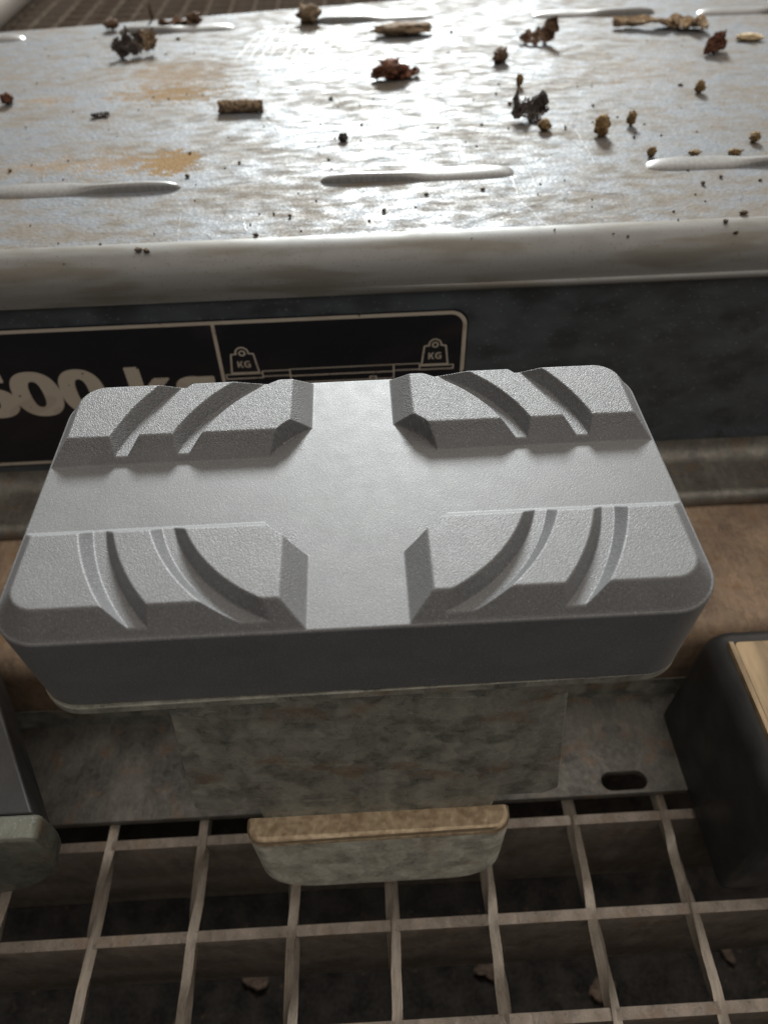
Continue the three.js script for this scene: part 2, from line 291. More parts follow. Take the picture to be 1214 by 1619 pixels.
// ------------------------------------------------------------------ the rubber step pad
{
  const pad = thing('step_pad', 'grey rubber step pad with four raised ribbed corners around a cross-shaped channel', 'step pad');
  const W = 75, D = 40.3, RC = 11, e0 = 0.7, H = 5.17, s1 = 1.025, xc = 10.45, zc = 10.6, r0 = 23.3, hg = 1.5, s2 = 1.75;
  const grooves = [[58.2, 1.45], [43.5, 1.35]];
  const smin = (a, b, k) => { const h = clamp(0.5 + 0.5 * (b - a) / k); return mix(b, a, h) - k * h * (1 - h); };
  const smax = (a, b, k) => -smin(-a, -b, k);
  const outer = (x, z) => { const qx = Math.abs(x) - (W - RC), qz = Math.abs(z) - (D - RC); return -(Math.hypot(Math.max(qx, 0), Math.max(qz, 0)) + Math.min(Math.max(qx, qz), 0) - RC); };
  const dGroove = (r) => Math.min(...grooves.map(([c, w]) => Math.abs(r - c) - w));
  function height(x, z) {
    const r = Math.hypot(x, z), k = 0.4;
    let h = smin(s1 * (Math.abs(x) - xc), s1 * (Math.abs(z) - zc), k);
    h = smin(h, (r - r0) * 4.5, k);
    h = smin(h, 1.19 * (outer(x, z) - e0), 0.5);
    const q = grooves.map(([c, w]) => hg + s2 * (Math.abs(r - c) - w));
    for (const g of q) h = smin(h, smax(g, hg, 0.3), k);
    h = smin(h, H, 0.45);
    return smax(h, 0, 0.3) - 0.05;
  }
  const NX = 560, NZ = 310, We = W - e0, De = D - e0, Re = RC - e0, P = new Float32Array((NX + 1) * (NZ + 1) * 3), Nn = new Float32Array(P.length), U = new Float32Array((NX + 1) * (NZ + 1) * 2);
  const half = (z) => { const q = Math.abs(z) - (De - Re); return q <= 0 ? We : We - Re + Math.sqrt(Math.max(0, Re * Re - q * q)); };
  for (let j = 0; j <= NZ; j++) for (let i = 0; i <= NX; i++) {
    const z = -De + 2 * De * j / NZ, x = half(z) * (2 * i / NX - 1), k = j * (NX + 1) + i, y = height(x, z), d = 0.12;
    P.set([x, y, z], 3 * k); U.set([(x + 80) / PADW, (z + 50) / PADH], 2 * k);
    const gx = (height(x + d, z) - height(x - d, z)) / (2 * d), gz = (height(x, z + d) - height(x, z - d)) / (2 * d), l = Math.hypot(gx, 1, gz);
    Nn.set([-gx / l, 1 / l, -gz / l], 3 * k);
  }
  const groups = {};
  for (let j = 0; j < NZ; j++) for (let i = 0; i < NX; i++) {
    const a = j * (NX + 1) + i, q = [a, a + NX + 1, a + 1, a + 1, a + NX + 1, a + NX + 2];
    const cx = (P[3 * a] + P[3 * (a + NX + 2)]) / 2, cz = (P[3 * a + 2] + P[3 * (a + NX + 2) + 2]) / 2, r = Math.hypot(cx, cz);
    let id = 'body';
    if (height(cx, cz) > 0.12 && dGroove(r) > 0) id = `${cx > 0 ? 1 : 0}${cz > 0 ? 1 : 0}${r > grooves[0][0] ? 2 : r > grooves[1][0] ? 1 : 0}`;
    (groups[id] ??= []).push(...q);
  }
  const pick = (ix) => {
    const map = new Map(), p = [], n = [], u = [], o = [];
    for (const i of ix) { let k = map.get(i); if (k === undefined) { k = map.size; map.set(i, k); p.push(P[3 * i], P[3 * i + 1], P[3 * i + 2]); n.push(Nn[3 * i], Nn[3 * i + 1], Nn[3 * i + 2]); u.push(U[2 * i], U[2 * i + 1]); } o.push(k); }
    const g = new THREE.BufferGeometry(); g.setAttribute('position', new THREE.Float32BufferAttribute(p, 3)); g.setAttribute('normal', new THREE.Float32BufferAttribute(n, 3)); g.setAttribute('uv', new THREE.Float32BufferAttribute(u, 2)); g.setIndex(o); return g;
  };
  // side wall of the body
  const ring = [];
  for (let q = 0; q < 4; q++) { const sx = [1, -1, -1, 1][q], sz = [1, 1, -1, -1][q]; for (let i = 0; i <= 16; i++) { const a = (q * 90 + 90 * i / 16) * R; ring.push([sx * (W - RC), sz * (D - RC), Math.cos(a), Math.sin(a)]); } }
  // straight stretches subdivided so that the wall meets the top exactly
  const prof = []; for (let i = 0; i <= 5; i++) { const a = (90 - 90 * i / 5) * R; prof.push([RC - e0 + e0 * Math.cos(a), -0.05 - e0 + e0 * Math.sin(a), Math.cos(a), Math.sin(a)]); }
  prof.push([RC - 0.25, -14, 1, 0.02], [RC - 0.5, -25.6, 1, 0.02], [RC - 0.9, -26.2, 0.7, -0.7], [RC - 1.4, -26.4, 0, -1]);
  const sp = [], sn = [], su = [], si = []; let per = 0;
  for (let i = 0; i <= ring.length; i++) {
    const [bx, bz, nx, nz] = ring[i % ring.length]; if (i) { const o = ring[i - 1]; per += Math.hypot(bx + nx * RC - o[0] - o[2] * RC, bz + nz * RC - o[1] - o[3] * RC); }
    for (const [off, y, a, b] of prof) { const l = Math.hypot(a, b); sp.push(bx + nx * off, y, bz + nz * off); sn.push(nx * a / l, b / l, nz * a / l); su.push(per / PADW, (y - 40) / PADH); }
  }
  const m = prof.length; for (let i = 0; i < ring.length; i++) for (let k = 0; k < m - 1; k++) { const a = i * m + k, b = a + m; si.push(a, b, a + 1, b, b + 1, a + 1); }
  const cap = sp.length / 3; sp.push(0, -26.4, 0); sn.push(0, -1, 0); su.push(0, 0); for (let i = 0; i < ring.length; i++) si.push(cap, i * m + m - 1, (i + 1) * m + m - 1);
  const side = new THREE.BufferGeometry(); side.setAttribute('position', new THREE.Float32BufferAttribute(sp, 3)); side.setAttribute('normal', new THREE.Float32BufferAttribute(sn, 3)); side.setAttribute('uv', new THREE.Float32BufferAttribute(su, 2)); side.setIndex(si);
  { // triangle winding to follow the normals
    const ix = side.index.array, A = new THREE.Vector3(), B = new THREE.Vector3(), C = new THREE.Vector3(), V = (v, i) => v.fromArray(sp, 3 * i);
    for (let i = 0; i < ix.length; i += 3) { V(A, ix[i]); V(B, ix[i + 1]).sub(A); V(C, ix[i + 2]).sub(A); B.cross(C); if (B.x * sn[3 * ix[i]] + B.y * sn[3 * ix[i] + 1] + B.z * sn[3 * ix[i] + 2] < 0) { const t = ix[i + 1]; ix[i + 1] = ix[i + 2]; ix[i + 2] = t; } }
  }
  part('body', mergeGeometries([pick(groups.body), side]), rubber, pad);
  for (const id of Object.keys(groups).filter((k) => k !== 'body').sort()) part('tread_block', pick(groups[id]), rubber, pad);
  const bp = plate(roundRect(-W + 0.1, -D + 0.6, W - 0.2, D - 0.25, [RC, RC, RC, RC]), 2.6, 0.3); bp.rotateX(Math.PI / 2); bp.rotateY(0.009); bp.translate(0, -26.45, 0);
  part('base_plate', boxUV(bp), bracketMat, pad);
}

// ------------------------------------------------------------------ brackets under the pad and beside it
function bracket(label, px, { half0, half1, lip, lipR, top, lipTop, lipBot }) {
  const b = thing('steel_bracket', label, 'bracket', [px, 0, 0], null);
  const s = new THREE.Shape(); s.moveTo(-half0, top); s.lineTo(half0, top); s.lineTo(half1, lipTop + 12); s.lineTo(half1 - 4, lipTop + 8); s.lineTo(lip - 5, lipTop + 8); s.lineTo(lip - 6, lipTop - 20); s.lineTo(-lip + 6, lipTop - 20); s.lineTo(-lip + 5, lipTop + 8); s.lineTo(-half1 + 4, lipTop + 8); s.lineTo(-half1, lipTop + 12); s.closePath();
  const f = plate(s, 5, 0.7); f.translate(0, 0, 31.5); part('face_plate', boxUV(f), bracketMat, b);
  for (const d of [-1, 1]) {
    const gs = new THREE.Shape(); gs.moveTo(-24.5, top); gs.lineTo(31.3, top); gs.lineTo(31.3, lipTop + 12); gs.lineTo(-24.5, lipTop - 20); gs.closePath();
    const g = plate(gs, 5, 0.5); g.rotateY(-Math.PI / 2); g.translate(d > 0 ? half0 - 1 : -half0 + 6, 0, 0); part('gusset', boxUV(g), bracketMat, b);
  }
  const tp = new THREE.BoxGeometry(2 * half0 - 14, 4.5, 55); tp.translate(0, top - 2.4, 3); part('top_plate', boxUV(tp), bracketMat, b);
  // lip: rounded in plan at the front, rounded at the lower corners
  const zb = 36.4, zf = 44.5, rp = 6, ringAt = (hw, ins) => {
    const o = [[-hw + ins, zb]], r = rp - ins * 0.5, cx = hw - rp, cz = zf - rp;
    for (let i = 0; i <= 8; i++) { const t = (180 - 90 * i / 8) * R; o.push([-cx + (r - ins * 0.5) * Math.cos(t), cz + (r - ins * 0.5) * Math.sin(t)]); }
    for (let i = 0; i <= 8; i++) { const t = (90 - 90 * i / 8) * R; o.push([cx + (r - ins * 0.5) * Math.cos(t), cz + (r - ins * 0.5) * Math.sin(t)]); }
    o.push([hw - ins, zb]); return o;
  };
  const levels = []; for (let i = 0; i <= 4; i++) { const t = i / 4 * Math.PI / 2; levels.push([lipTop - 2.2 + 2.2 * Math.cos(t), lip, 2.2 * (1 - Math.sin(t))]); }
  for (let i = 0; i <= 10; i++) { const t = i / 10 * Math.PI / 2; levels.push([lipBot + lipR - lipR * Math.sin(t), lip - lipR + lipR * Math.cos(t), 0]); }
  const grid = (lv) => { const g = new THREE.BufferGeometry(), p = [], ix = []; for (const [y, hw, ins] of lv) for (const [x, z] of ringAt(hw, ins)) p.push(x, y, z); const n = p.length / 3 / lv.length; for (let i = 0; i < lv.length - 1; i++) for (let k = 0; k < n - 1; k++) { const q = i * n + k; ix.push(q, q + n, q + 1, q + 1, q + n, q + n + 1); } g.setAttribute('position', new THREE.Float32BufferAttribute(p, 3)); g.setIndex(ix); g.computeVertexNormals(); return g; };
  const fan = (y, hw, ins, up) => { const r0 = ringAt(hw, ins), sh = new THREE.ShapeGeometry(new THREE.Shape(r0.map(([x, z]) => new THREE.Vector2(x, -z)))); sh.rotateX(-Math.PI / 2); sh.translate(0, y, 0); if (!up) sh.index.array.reverse(); sh.computeVertexNormals(); return sh; };
  const strip = (a) => { for (const k of Object.keys(a.attributes)) if (!['position', 'normal'].includes(k)) a.deleteAttribute(k); return boxUV(a); };
  const restG = mergeGeometries([strip(grid(levels.slice(4))), strip(fan(lipBot, lip - lipR, 0, false))]);
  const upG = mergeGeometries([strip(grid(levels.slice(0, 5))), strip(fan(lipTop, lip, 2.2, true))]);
  const l = part('lip', restG, lipMat, b);
  tag(part('worn_lit_edge', upG, wornLitMat, l), 'worn and rusty top edge with reflected golden light put into its colour');
  return b;
}
bracket('mottled galvanised bracket carrying the grey rubber pad, with a rounded lip edged in rust and painted golden light', 1, { half0: 47.5, half1: 56, lip: 42, lipR: 12, top: -29.3, lipTop: -112.5, lipBot: -160.5 });
{
  const b = thing('steel_bracket', 'dark galvanised bracket with a large rounded lower corner at the left edge, without a pad', 'bracket');
  const f = plate(roundRect(-262, -153, -101, -99, [0, 44, 3, 0]), 8, 1.5, 4); f.translate(0, 0, 36); part('face_plate', boxUV(toCreasedNormals(f, 40 * R)), footMat, b);
  const s = new THREE.Shape(); s.moveTo(-104, -35.8); s.lineTo(-127, 4); s.lineTo(-140, 25.4); s.lineTo(-260, 25.4); s.lineTo(-260, -35.8); s.closePath();
  const g = plate(s, 18, 1); g.rotateX(-Math.PI / 2); g.translate(0, -117.5, 0); part('gusset', boxUV(g), plasticMat, b);
}

// ------------------------------------------------------------------ platform: deck, nose, riser, ribs, label
{
  const pf = thing('loading_platform', 'worn bright metal platform with pressed ribs and dark front edge above the grating', 'platform');
  const warp = (x, y, z) => [x, y, z < -300 ? z + (-0.17 * x) * (-300 - z) / 158 : z];
  const flatPts = [];
  // deck: flat sheet with rolled far edge (z decreasing is away from the viewer)
  flatPts.push([-132, -4]); for (let i = 1; i <= 10; i++) flatPts.push([mix(-132, -448, i / 10), -4]);
  flatPts.push(...arcPts(-448, -14, 10, 90, 180, 8).slice(1), [-458, -40], [-455, -40], ...arcPts(-448, -14, 7, 180, 90, 6), [-132, -7]);
  const deck = sweep(flatPts, -345, 345, { nx: 24, warp });
  { const p = deck.attributes.position, uv = deck.attributes.uv; for (let i = 0; i < p.count; i++) uv.setXY(i, (p.getX(i) - DX0) / DW, (p.getZ(i) - DZ0) / DH); }
  part('deck', deck, deckMat, pf);
  const nose = [...arcPts(-132, -17, 13, 90, 4, 16), [-118.95, -17.6], ...arcPts(-119.2, -19.6, 1.5, 75, -70, 8), [-121.4, -22], [-124.5, -22], [-124.5, -17], ...arcPts(-132, -17, 10, 0, 90, 8)];
  part('nose', sweep(nose, -345, 345, { nx: 46, uv: [700, 60], warp: (x, y, z) => [x, y, y < -17.5 && z > -120.6 ? mix(Math.min(z, -119.05), z, smooth(-10, 75, x)) : z] }), noseMat, pf);
  part('riser', sweep([[-121.2, -22.1], [-121.2, -104.4], [-124.4, -104.4], [-124.4, -22.1]], -345, 345, { uv: [700, 110] }), riserMat, pf);
  // pressed ribs
  const rib = (cx, cz, L, w, hh, flip) => {
    const nu = 64, nv = 22, pos = [], uv = [], idx = [];
    for (let i = 0; i <= nu; i++) for (let j = 0; j <= nv; j++) {
      const u = -1 + 2 * i / nu, v = -1 + 2 * j / nv, sgn = flip * Math.tanh(u * 7), env = Math.pow(Math.max(0, 1 - Math.abs(u) ** 7), 0.55) * (0.8 + 0.2 * Math.abs(u)), ww = w * (0.3 + 0.7 * Math.pow(Math.max(0, 1 - Math.abs(u) ** 6), 0.5));
      const vc = 0.4 * sgn, t = v < vc ? (v + 1) / (vc + 1) : (1 - v) / (1 - vc);
      const y = hh * (0.85 + 0.15 * sgn) * env * Math.sqrt(Math.max(0, 1 - (1 - t) ** 2)) * (1 + 0.02 * N2(u * 3 + cx, 1)) - 0.2;
      pos.push(cx + u * L / 2, -4 + y, cz + v * ww * (0.86 - 0.26 * sgn) + 0.7 * sgn); uv.push(u * 0.5 + cx * 0.013, v * 0.15);
    }
    for (let i = 0; i < nu; i++) for (let j = 0; j < nv; j++) { const a = i * (nv + 1) + j, b = a + nv + 1; idx.push(a, a + 1, b, b, a + 1, b + 1); }
    const g = new THREE.BufferGeometry(); g.setAttribute('position', new THREE.Float32BufferAttribute(pos, 3)); g.setAttribute('uv', new THREE.Float32BufferAttribute(uv, 2)); g.setIndex(idx); g.computeVertexNormals(); return g;
  };
  for (const [cx, f] of [[-107, 1], [29, -1], [163, 1]]) part('rib', rib(cx, -178.5, 80, 4.6, 3.7, f), ribMat, pf);
  for (const [cx, cz, L] of [[-234, -398, 80], [-102, -404, 72], [20, -411, 74], [156, -404, 78], [258, -396, 78]]) part('rib', rib(cx, cz, L, 4.6, 3.9, cx > 100 ? 1 : -1), ribMat, pf);

  // rating label on the riser
  const LX0 = -330, LX1 = 46, LY0 = -107, LY1 = -34.6, k = 5.4, cw = Math.round((LX1 - LX0) * k), ch = Math.round((LY1 - LY0) * k);
  const cv = document.createElement('canvas'); cv.width = cw; cv.height = ch; const c = cv.getContext('2d');
  const X = (x) => (x - LX0) * k, Y = (y) => (LY1 - y) * k, ink = '#ada395';
  c.fillStyle = '#0a0d15'; c.fillRect(0, 0, cw, ch);
  c.strokeStyle = ink; c.lineWidth = 1.7 * k; c.lineJoin = 'round';
  c.beginPath(); c.moveTo(X(-340), Y(-35.9)); c.lineTo(X(38), Y(-35.9)); c.arcTo(X(44.6), Y(-35.9), X(44.6), Y(-44), 6 * k); c.lineTo(X(44.6), Y(-99)); c.arcTo(X(44.6), Y(-105.6), X(36), Y(-105.6), 6 * k); c.lineTo(X(-340), Y(-105.6)); c.stroke();
  c.lineWidth = 1.5 * k; c.beginPath(); c.moveTo(X(-55.6), Y(-36)); c.lineTo(X(-56.6), Y(-105)); c.stroke();
  // "600 kg", each letter fitted to its measured width
  c.fillStyle = ink; c.strokeStyle = ink; c.textBaseline = 'alphabetic';
  const letter = (ch1, x0, x1, yTop, yBase, kk) => {
    c.font = 'bold 200px sans-serif'; const mt = c.measureText(ch1), bw = mt.actualBoundingBoxLeft + mt.actualBoundingBoxRight, bh = mt.actualBoundingBoxAscent;
    c.save(); c.translate(X(x0), Y(yBase)); c.scale((x1 - x0) * k / bw, (yTop - yBase) * -1 * k / -bh); c.lineWidth = kk; c.fillText(ch1, mt.actualBoundingBoxLeft, 0); if (kk) c.strokeText(ch1, mt.actualBoundingBoxLeft, 0); c.restore();
  };
  letter('6', -165.2, -145.3, -55.4, -77.4, 9); letter('0', -144.7, -126.0, -55.4, -77.4, 9); letter('0', -124.5, -107.2, -55.2, -77.2, 9);
  letter('k', -95.4, -78.8, -55.6, -77.0, 9);
  letter('g', -77.2, -60.4, -61.6, -77.4, 9);
  // load diagram: two weights on a platform
  const weight = (x0, x1, yb, yt) => {
    const cx = (x0 + x1) / 2, w = (x1 - x0) / 2; c.lineWidth = 0.75 * k; c.beginPath();
    c.moveTo(X(x0), Y(yb)); c.lineTo(X(cx - 0.8 * w), Y(yb + 9.2)); c.lineTo(X(cx - 0.42 * w), Y(yb + 9.4)); c.arc(X(cx), Y(yb + 9.9), 0.45 * w * k, Math.PI * 0.95, Math.PI * 2.05); c.lineTo(X(cx + 0.8 * w), Y(yb + 9.2)); c.lineTo(X(x1), Y(yb)); c.closePath(); c.stroke();
    c.beginPath(); c.arc(X(cx), Y(yb + 9.7), 0.2 * w * k, 0, 7); c.stroke();
    c.font = `bold ${4.6 * k}px sans-serif`; c.textAlign = 'center'; c.fillText('KG', X(cx), Y(yb + 2.6)); c.textAlign = 'left';
  };
  weight(-52.0, -40.6, -60.3, -47.3); weight(27.4, 38.4, -60.4, -47.6);
  c.lineWidth = 0.6 * k; const box = (x0, x1, y0, y1) => c.strokeRect(X(x0), Y(y1), (x1 - x0) * k, (y1 - y0) * k);
  box(-54.5, -39.3, -63.2, -60.9); box(-39.3, -27.8, -62.6, -59.9); box(-27.8, 15.7, -63.0, -59.6); box(15.7, 26.6, -62.6, -59.6); box(26.6, 40.8, -62.8, -60.9);
  box(-27.8, 15.7, -66.5, -63.0); box(5.6, 8.2, -68, -65.2); c.beginPath(); c.moveTo(X(-24), Y(-66.5)); c.lineTo(X(-24), Y(-92)); c.lineTo(X(12), Y(-92)); c.lineTo(X(12), Y(-66.5)); c.stroke();
  // wear: small chips in the print
  for (let i = 0; i < 420; i++) { c.fillStyle = `rgba(14,14,18,${0.3 + 0.6 * rnd()})`; c.beginPath(); c.ellipse(rnd() * cw, rnd() * ch, 1 + 4 * rnd() ** 3, 1 + 2 * rnd() ** 2, rnd() * 3, 0, 7); c.fill(); }
  for (let i = 0; i < 260; i++) { c.fillStyle = `rgba(170,160,150,${0.08 + 0.25 * rnd()})`; c.beginPath(); c.arc(rnd() * cw, rnd() * ch, 0.6 + 1.2 * rnd(), 0, 7); c.fill(); }
  for (let i = 0; i < 60; i++) { c.fillStyle = `rgba(90,70,55,${0.05 + 0.06 * rnd()})`; c.beginPath(); c.ellipse(rnd() * cw, rnd() * ch, 20 + 60 * rnd(), 8 + 20 * rnd(), rnd() - 0.5, 0, 7); c.fill(); }
  const lt = new THREE.CanvasTexture(cv); lt.colorSpace = THREE.SRGBColorSpace;
  const ls = roundRect(LX0, LY0, LX1, LY1, [0, 6.5, 6.5, 0]); const lg = plate(ls, 0.4, 0); { const f = 0.9718; lg.scale(f, f, 1); lg.translate((1 - f) * 4, (1 - f) * 121, -121.15); }
  { const p = lg.attributes.position, uv = lg.attributes.uv; for (let i = 0; i < p.count; i++) uv.setXY(i, ((p.getX(i) - 0.0282 * 4) / 0.9718 - LX0) / (LX1 - LX0), ((p.getY(i) - 0.0282 * 121) / 0.9718 - LY0) / (LY1 - LY0)); }
  tag(part('rating_label', lg, std({ map: lt, roughness: 0.42 }), pf), 'black load rating label reading 600 kg with two weight symbols');
}

// ------------------------------------------------------------------ frame beam below the platform
{
  const bm = thing('frame_beam', 'grimy steel beam with brown dusty ledge running between the platform and the grating', 'beam');
  const hem = [[-124.4, -104.6], [-121.2, -104.6], ...arcPts(-112.2, -103, 9, 190, 270, 8), [-100, -112], ...arcPts(-95, -115.4, 4.2, 110, -60, 10), [-93.4, -120.2], [-124.4, -120.2]];
  part('hem_rail', sweep(hem, -345, 345, { nx: 4 }), hemMat, bm);
  const led = [[-93.2, -118], [-42, -118], ...arcPts(-36.5, -128.4, 10.4, 90, 4, 10), [-26.1, -158], [-29, -158], [-29, -128], [-36, -121], [-93.2, -121]];
  part('ledge', sweep(led, -345, 345, { nx: 4 }), ledgeMat, bm);
  part('front_face', sweep([[-25.6, -152], [-25.6, -165.9], [-28.9, -165.9], [-28.9, -158.2], [-26, -158.1], [-26, -152]], -345, 345, { nx: 2 }), bracketMat, bm);
  const s = roundRect(-345, -27, 345, 16, [0, 0, 0, 0]); const hole = new THREE.Path(); hole.moveTo(94, 7.2); hole.lineTo(105, 7.2); hole.absarc(105, 10.8, 3.6, -Math.PI / 2, Math.PI / 2); hole.lineTo(94, 14.4); hole.absarc(94, 10.8, 3.6, Math.PI / 2, Math.PI * 1.5); s.holes.push(hole);
  const fl = plate(s, 4, 0.5); fl.rotateX(Math.PI / 2); fl.translate(0, -166, 0); part('bottom_flange', boxUV(fl), flangeMat, bm);
}

// ------------------------------------------------------------------ black buffer at the right
{
  const bf = thing('rubber_buffer', 'black box-shaped buffer with dusty brown top at the right edge of the grating', 'buffer', [0, 0, 0]);
  const s = roundRect(123.5, -169, 212, -103, [3, 3, 6, 9]); const g = plate(s, 70, 3.2, 4); g.translate(0, 0, -18); part('body', boxUV(toCreasedNormals(g, 40 * R)), plasticMat, bf);
  const st = new THREE.BoxGeometry(1.6, 2.2, 60); st.translate(129.2, -102.6, 18); part('edge_strip', boxUV(st), topMat, bf);
  const tp = plate(roundRect(130.2, -48, 204, 12, [2, 2, 2, 2]), 1.6, 0.4); tp.rotateX(-Math.PI / 2); tp.translate(0, -103.2, 0);
  part('top_sheet', boxUV(tp), topMat, bf);
}

// ------------------------------------------------------------------ steel grating
{
  const gr = thing('steel_grating', 'dusty steel floor grating of flat bars and thin cross rods at the bottom', 'grating');
  const barG = new THREE.BoxGeometry(2400, 70, 3.6, 60, 1, 1); boxUV(barG); finish(barG);
  const zs = [23.6, 56.6, 86.6, 119, 152]; for (let z = -9.4 - 33; z > -1900; z -= 33) if (z < -440) zs.push(z);
  zs.forEach((z) => { const m = new THREE.Mesh(barG, barMat); m.name = 'bearing_bar'; m.castShadow = m.receiveShadow = true; m.position.set(-200 * mm, -205.2 * mm, z * mm); gr.add(m); });
  const rods = [0, 1, 2].map((v) => {  // twisted square rod
    const n = 420, L = 2080, pos = [], idx = [], uv = [];
    for (let i = 0; i <= n; i++) { const z = 180 - L * i / n, a = z * 0.03 + v * 2 + 0.25 * N2(z * 0.05, v); for (let q = 0; q < 4; q++) { const t = a + q * Math.PI / 2; pos.push(2.5 * Math.cos(t), 2.5 * Math.sin(t), z); uv.push(q * 0.1 + v * 0.3, z / 100); } }
    for (let i = 0; i < n; i++) for (let q = 0; q < 4; q++) { const a = i * 4 + q, b = i * 4 + (q + 1) % 4; idx.push(a, a + 4, b, b, a + 4, b + 4); }
    const g = new THREE.BufferGeometry(); g.setAttribute('position', new THREE.Float32BufferAttribute(pos, 3)); g.setAttribute('uv', new THREE.Float32BufferAttribute(uv, 2)); g.setIndex(idx); return finish(toCreasedNormals(g, 30 * R));
  });
  for (let i = -28; i <= 8; i++) { const m = new THREE.Mesh(rods[(i + 60) % 3], rodMat); m.name = 'cross_rod'; m.castShadow = m.receiveShadow = true; m.position.set((4 + 36.2 * i) * mm, -171.8 * mm, 0); gr.add(m); }
}
{ // bright rail beyond the platform, at the far left corner
  const g = sweep([...arcPts(0, 0, 16, 0, 340, 18)], -900, 900, { crease: 60 }); g.rotateY(Math.PI / 2); g.translate(-512, -154, -1100);
  tag(part('guide_rail', g, std({ color: 0xd8d8d6, metalness: 0.6, roughness: 0.35 }), scene), 'bright round metal rail beyond the far left corner of the platform', 'rail');
}

// ------------------------------------------------------------------ debris on the platform
const DECK = -4;
function organicMat(a, b, seed, rough = 0.85) {
  return std({
    map: tex(128, 128, (u, v, c) => { const n = smooth(-0.35, 0.4, fbm(u * 5 + seed, v * 9 - seed, 5)); for (let q = 0; q < 3; q++) c[q] = mix(a[q], b[q], n); }, { srgb: true }), roughness: rough,
    bumpMap: tex(128, 128, (u, v, c) => { c[0] = c[1] = c[2] = 0.5 + 0.5 * fbm(u * 8 + seed, v * 14, 4); }), bumpScale: 0.0008,
  });
}
const tanSoil = organicMat([0.12, 0.07, 0.025], [0.34, 0.22, 0.09], 1), darkLeaf = organicMat([0.018, 0.014, 0.012], [0.07, 0.05, 0.04], 2, 0.6), brownLeaf = organicMat([0.05, 0.028, 0.015], [0.17, 0.09, 0.045], 3, 0.7);
const barkMat = organicMat([0.09, 0.06, 0.035], [0.27, 0.19, 0.115], 4), redBark = organicMat([0.05, 0.018, 0.01], [0.2, 0.075, 0.035], 5), paleBark = organicMat([0.22, 0.15, 0.09], [0.46, 0.35, 0.23], 6), paleChip = organicMat([0.4, 0.27, 0.13], [0.62, 0.5, 0.32], 7);
function clod(rx, ry, rz, seed, rag = 0.35, det = 3) {       // a lump resting on y = 0
  let g = mergeVertices(new THREE.IcosahedronGeometry(1, det).deleteAttribute('normal').deleteAttribute('uv')); const p = g.attributes.position;
  let lo = 1e9; const uv = new Float32Array(p.count * 2);
  for (let i = 0; i < p.count; i++) {
    const x = p.getX(i), y = p.getY(i), z = p.getZ(i), k = 1 + rag * N3(x * 1.3 + seed, y * 1.3, z * 1.3) + rag * 0.6 * N3(x * 3.1, y * 3.1 + seed, z * 3.1) + rag * 0.3 * N3(x * 7, y * 7, z * 7 + seed);
    p.setXYZ(i, x * k * rx, y * k * ry, z * k * rz); uv[2 * i] = x * 0.5 + y * 0.3; uv[2 * i + 1] = z * 0.5 - y * 0.4; lo = Math.min(lo, p.getY(i));
  }
  g.setAttribute('uv', new THREE.BufferAttribute(uv, 2)); g.translate(0, -lo - ry * 0.12, 0); g.computeVertexNormals(); return g;
}
function scrap(len, wid, seed, { curl = 1, lift = 4, thick = 0.35, tip = 0.5 } = {}) {  // a curled leaf or bark fragment with a ragged outline
  const n = 26, m = 14, top = [], P = (i, j) => {
    const u = -1 + 2 * i / n, v = -1 + 2 * j / m, e = Math.pow(Math.max(0, 1 - Math.abs(u) ** 2.4), tip), rag = 1 + 0.25 * N2(u * 2.3 + seed, v > 0 ? 3 : -3) + 0.2 * N2(u * 6 + seed, v > 0 ? 8 : -8);
    const x = u * len / 2 * (1 + 0.12 * N2(v * 2 + seed, 5)), z = v * wid / 2 * e * rag;
    const y = lift * (0.25 + curl * (0.45 * N2(u * 1.2 + seed, v * 0.9) + 0.55 * v * v * (0.6 + 0.7 * N2(u * 1.1 - seed, 2))) + 0.18 * N2(u * 4 + seed, v * 3));
    return [x, y, z];
  };
  const pos = [], uv = [], idx = [];
  for (let s = 0; s < 2; s++) for (let i = 0; i <= n; i++) for (let j = 0; j <= m; j++) { const [x, y, z] = P(i, j); pos.push(x, y - s * thick, z); uv.push(i / n, j / m); }
  const o = (n + 1) * (m + 1);
  for (let i = 0; i < n; i++) for (let j = 0; j < m; j++) { const a = i * (m + 1) + j, b = a + m + 1; idx.push(a, a + 1, b, b, a + 1, b + 1, o + a, o + b, o + a + 1, o + b, o + b + 1, o + a + 1); }
  for (let i = 0; i < n; i++) for (const j of [0, m]) { const a = i * (m + 1) + j, b = a + m + 1; j ? idx.push(a, o + a, b, b, o + a, o + b) : idx.push(a, b, o + a, b, o + b, o + a); }
  const g = new THREE.BufferGeometry(); g.setAttribute('position', new THREE.Float32BufferAttribute(pos, 3)); g.setAttribute('uv', new THREE.Float32BufferAttribute(uv, 2)); g.setIndex(idx);
  const q = toCreasedNormals(g, 50 * R), pp = q.attributes.position; let lo = 1e9; for (let i = 0; i < pp.count; i++) lo = Math.min(lo, pp.getY(i)); q.translate(0, -lo - 0.05, 0); return q;
}
function put(name, geo, mat, x, z, turn, label, category, group) {
  const m = part(name, geo, mat, scene); m.position.set(x * mm, DECK * mm, z * mm); m.rotation.y = turn; return tag(m, label, category, group);
}
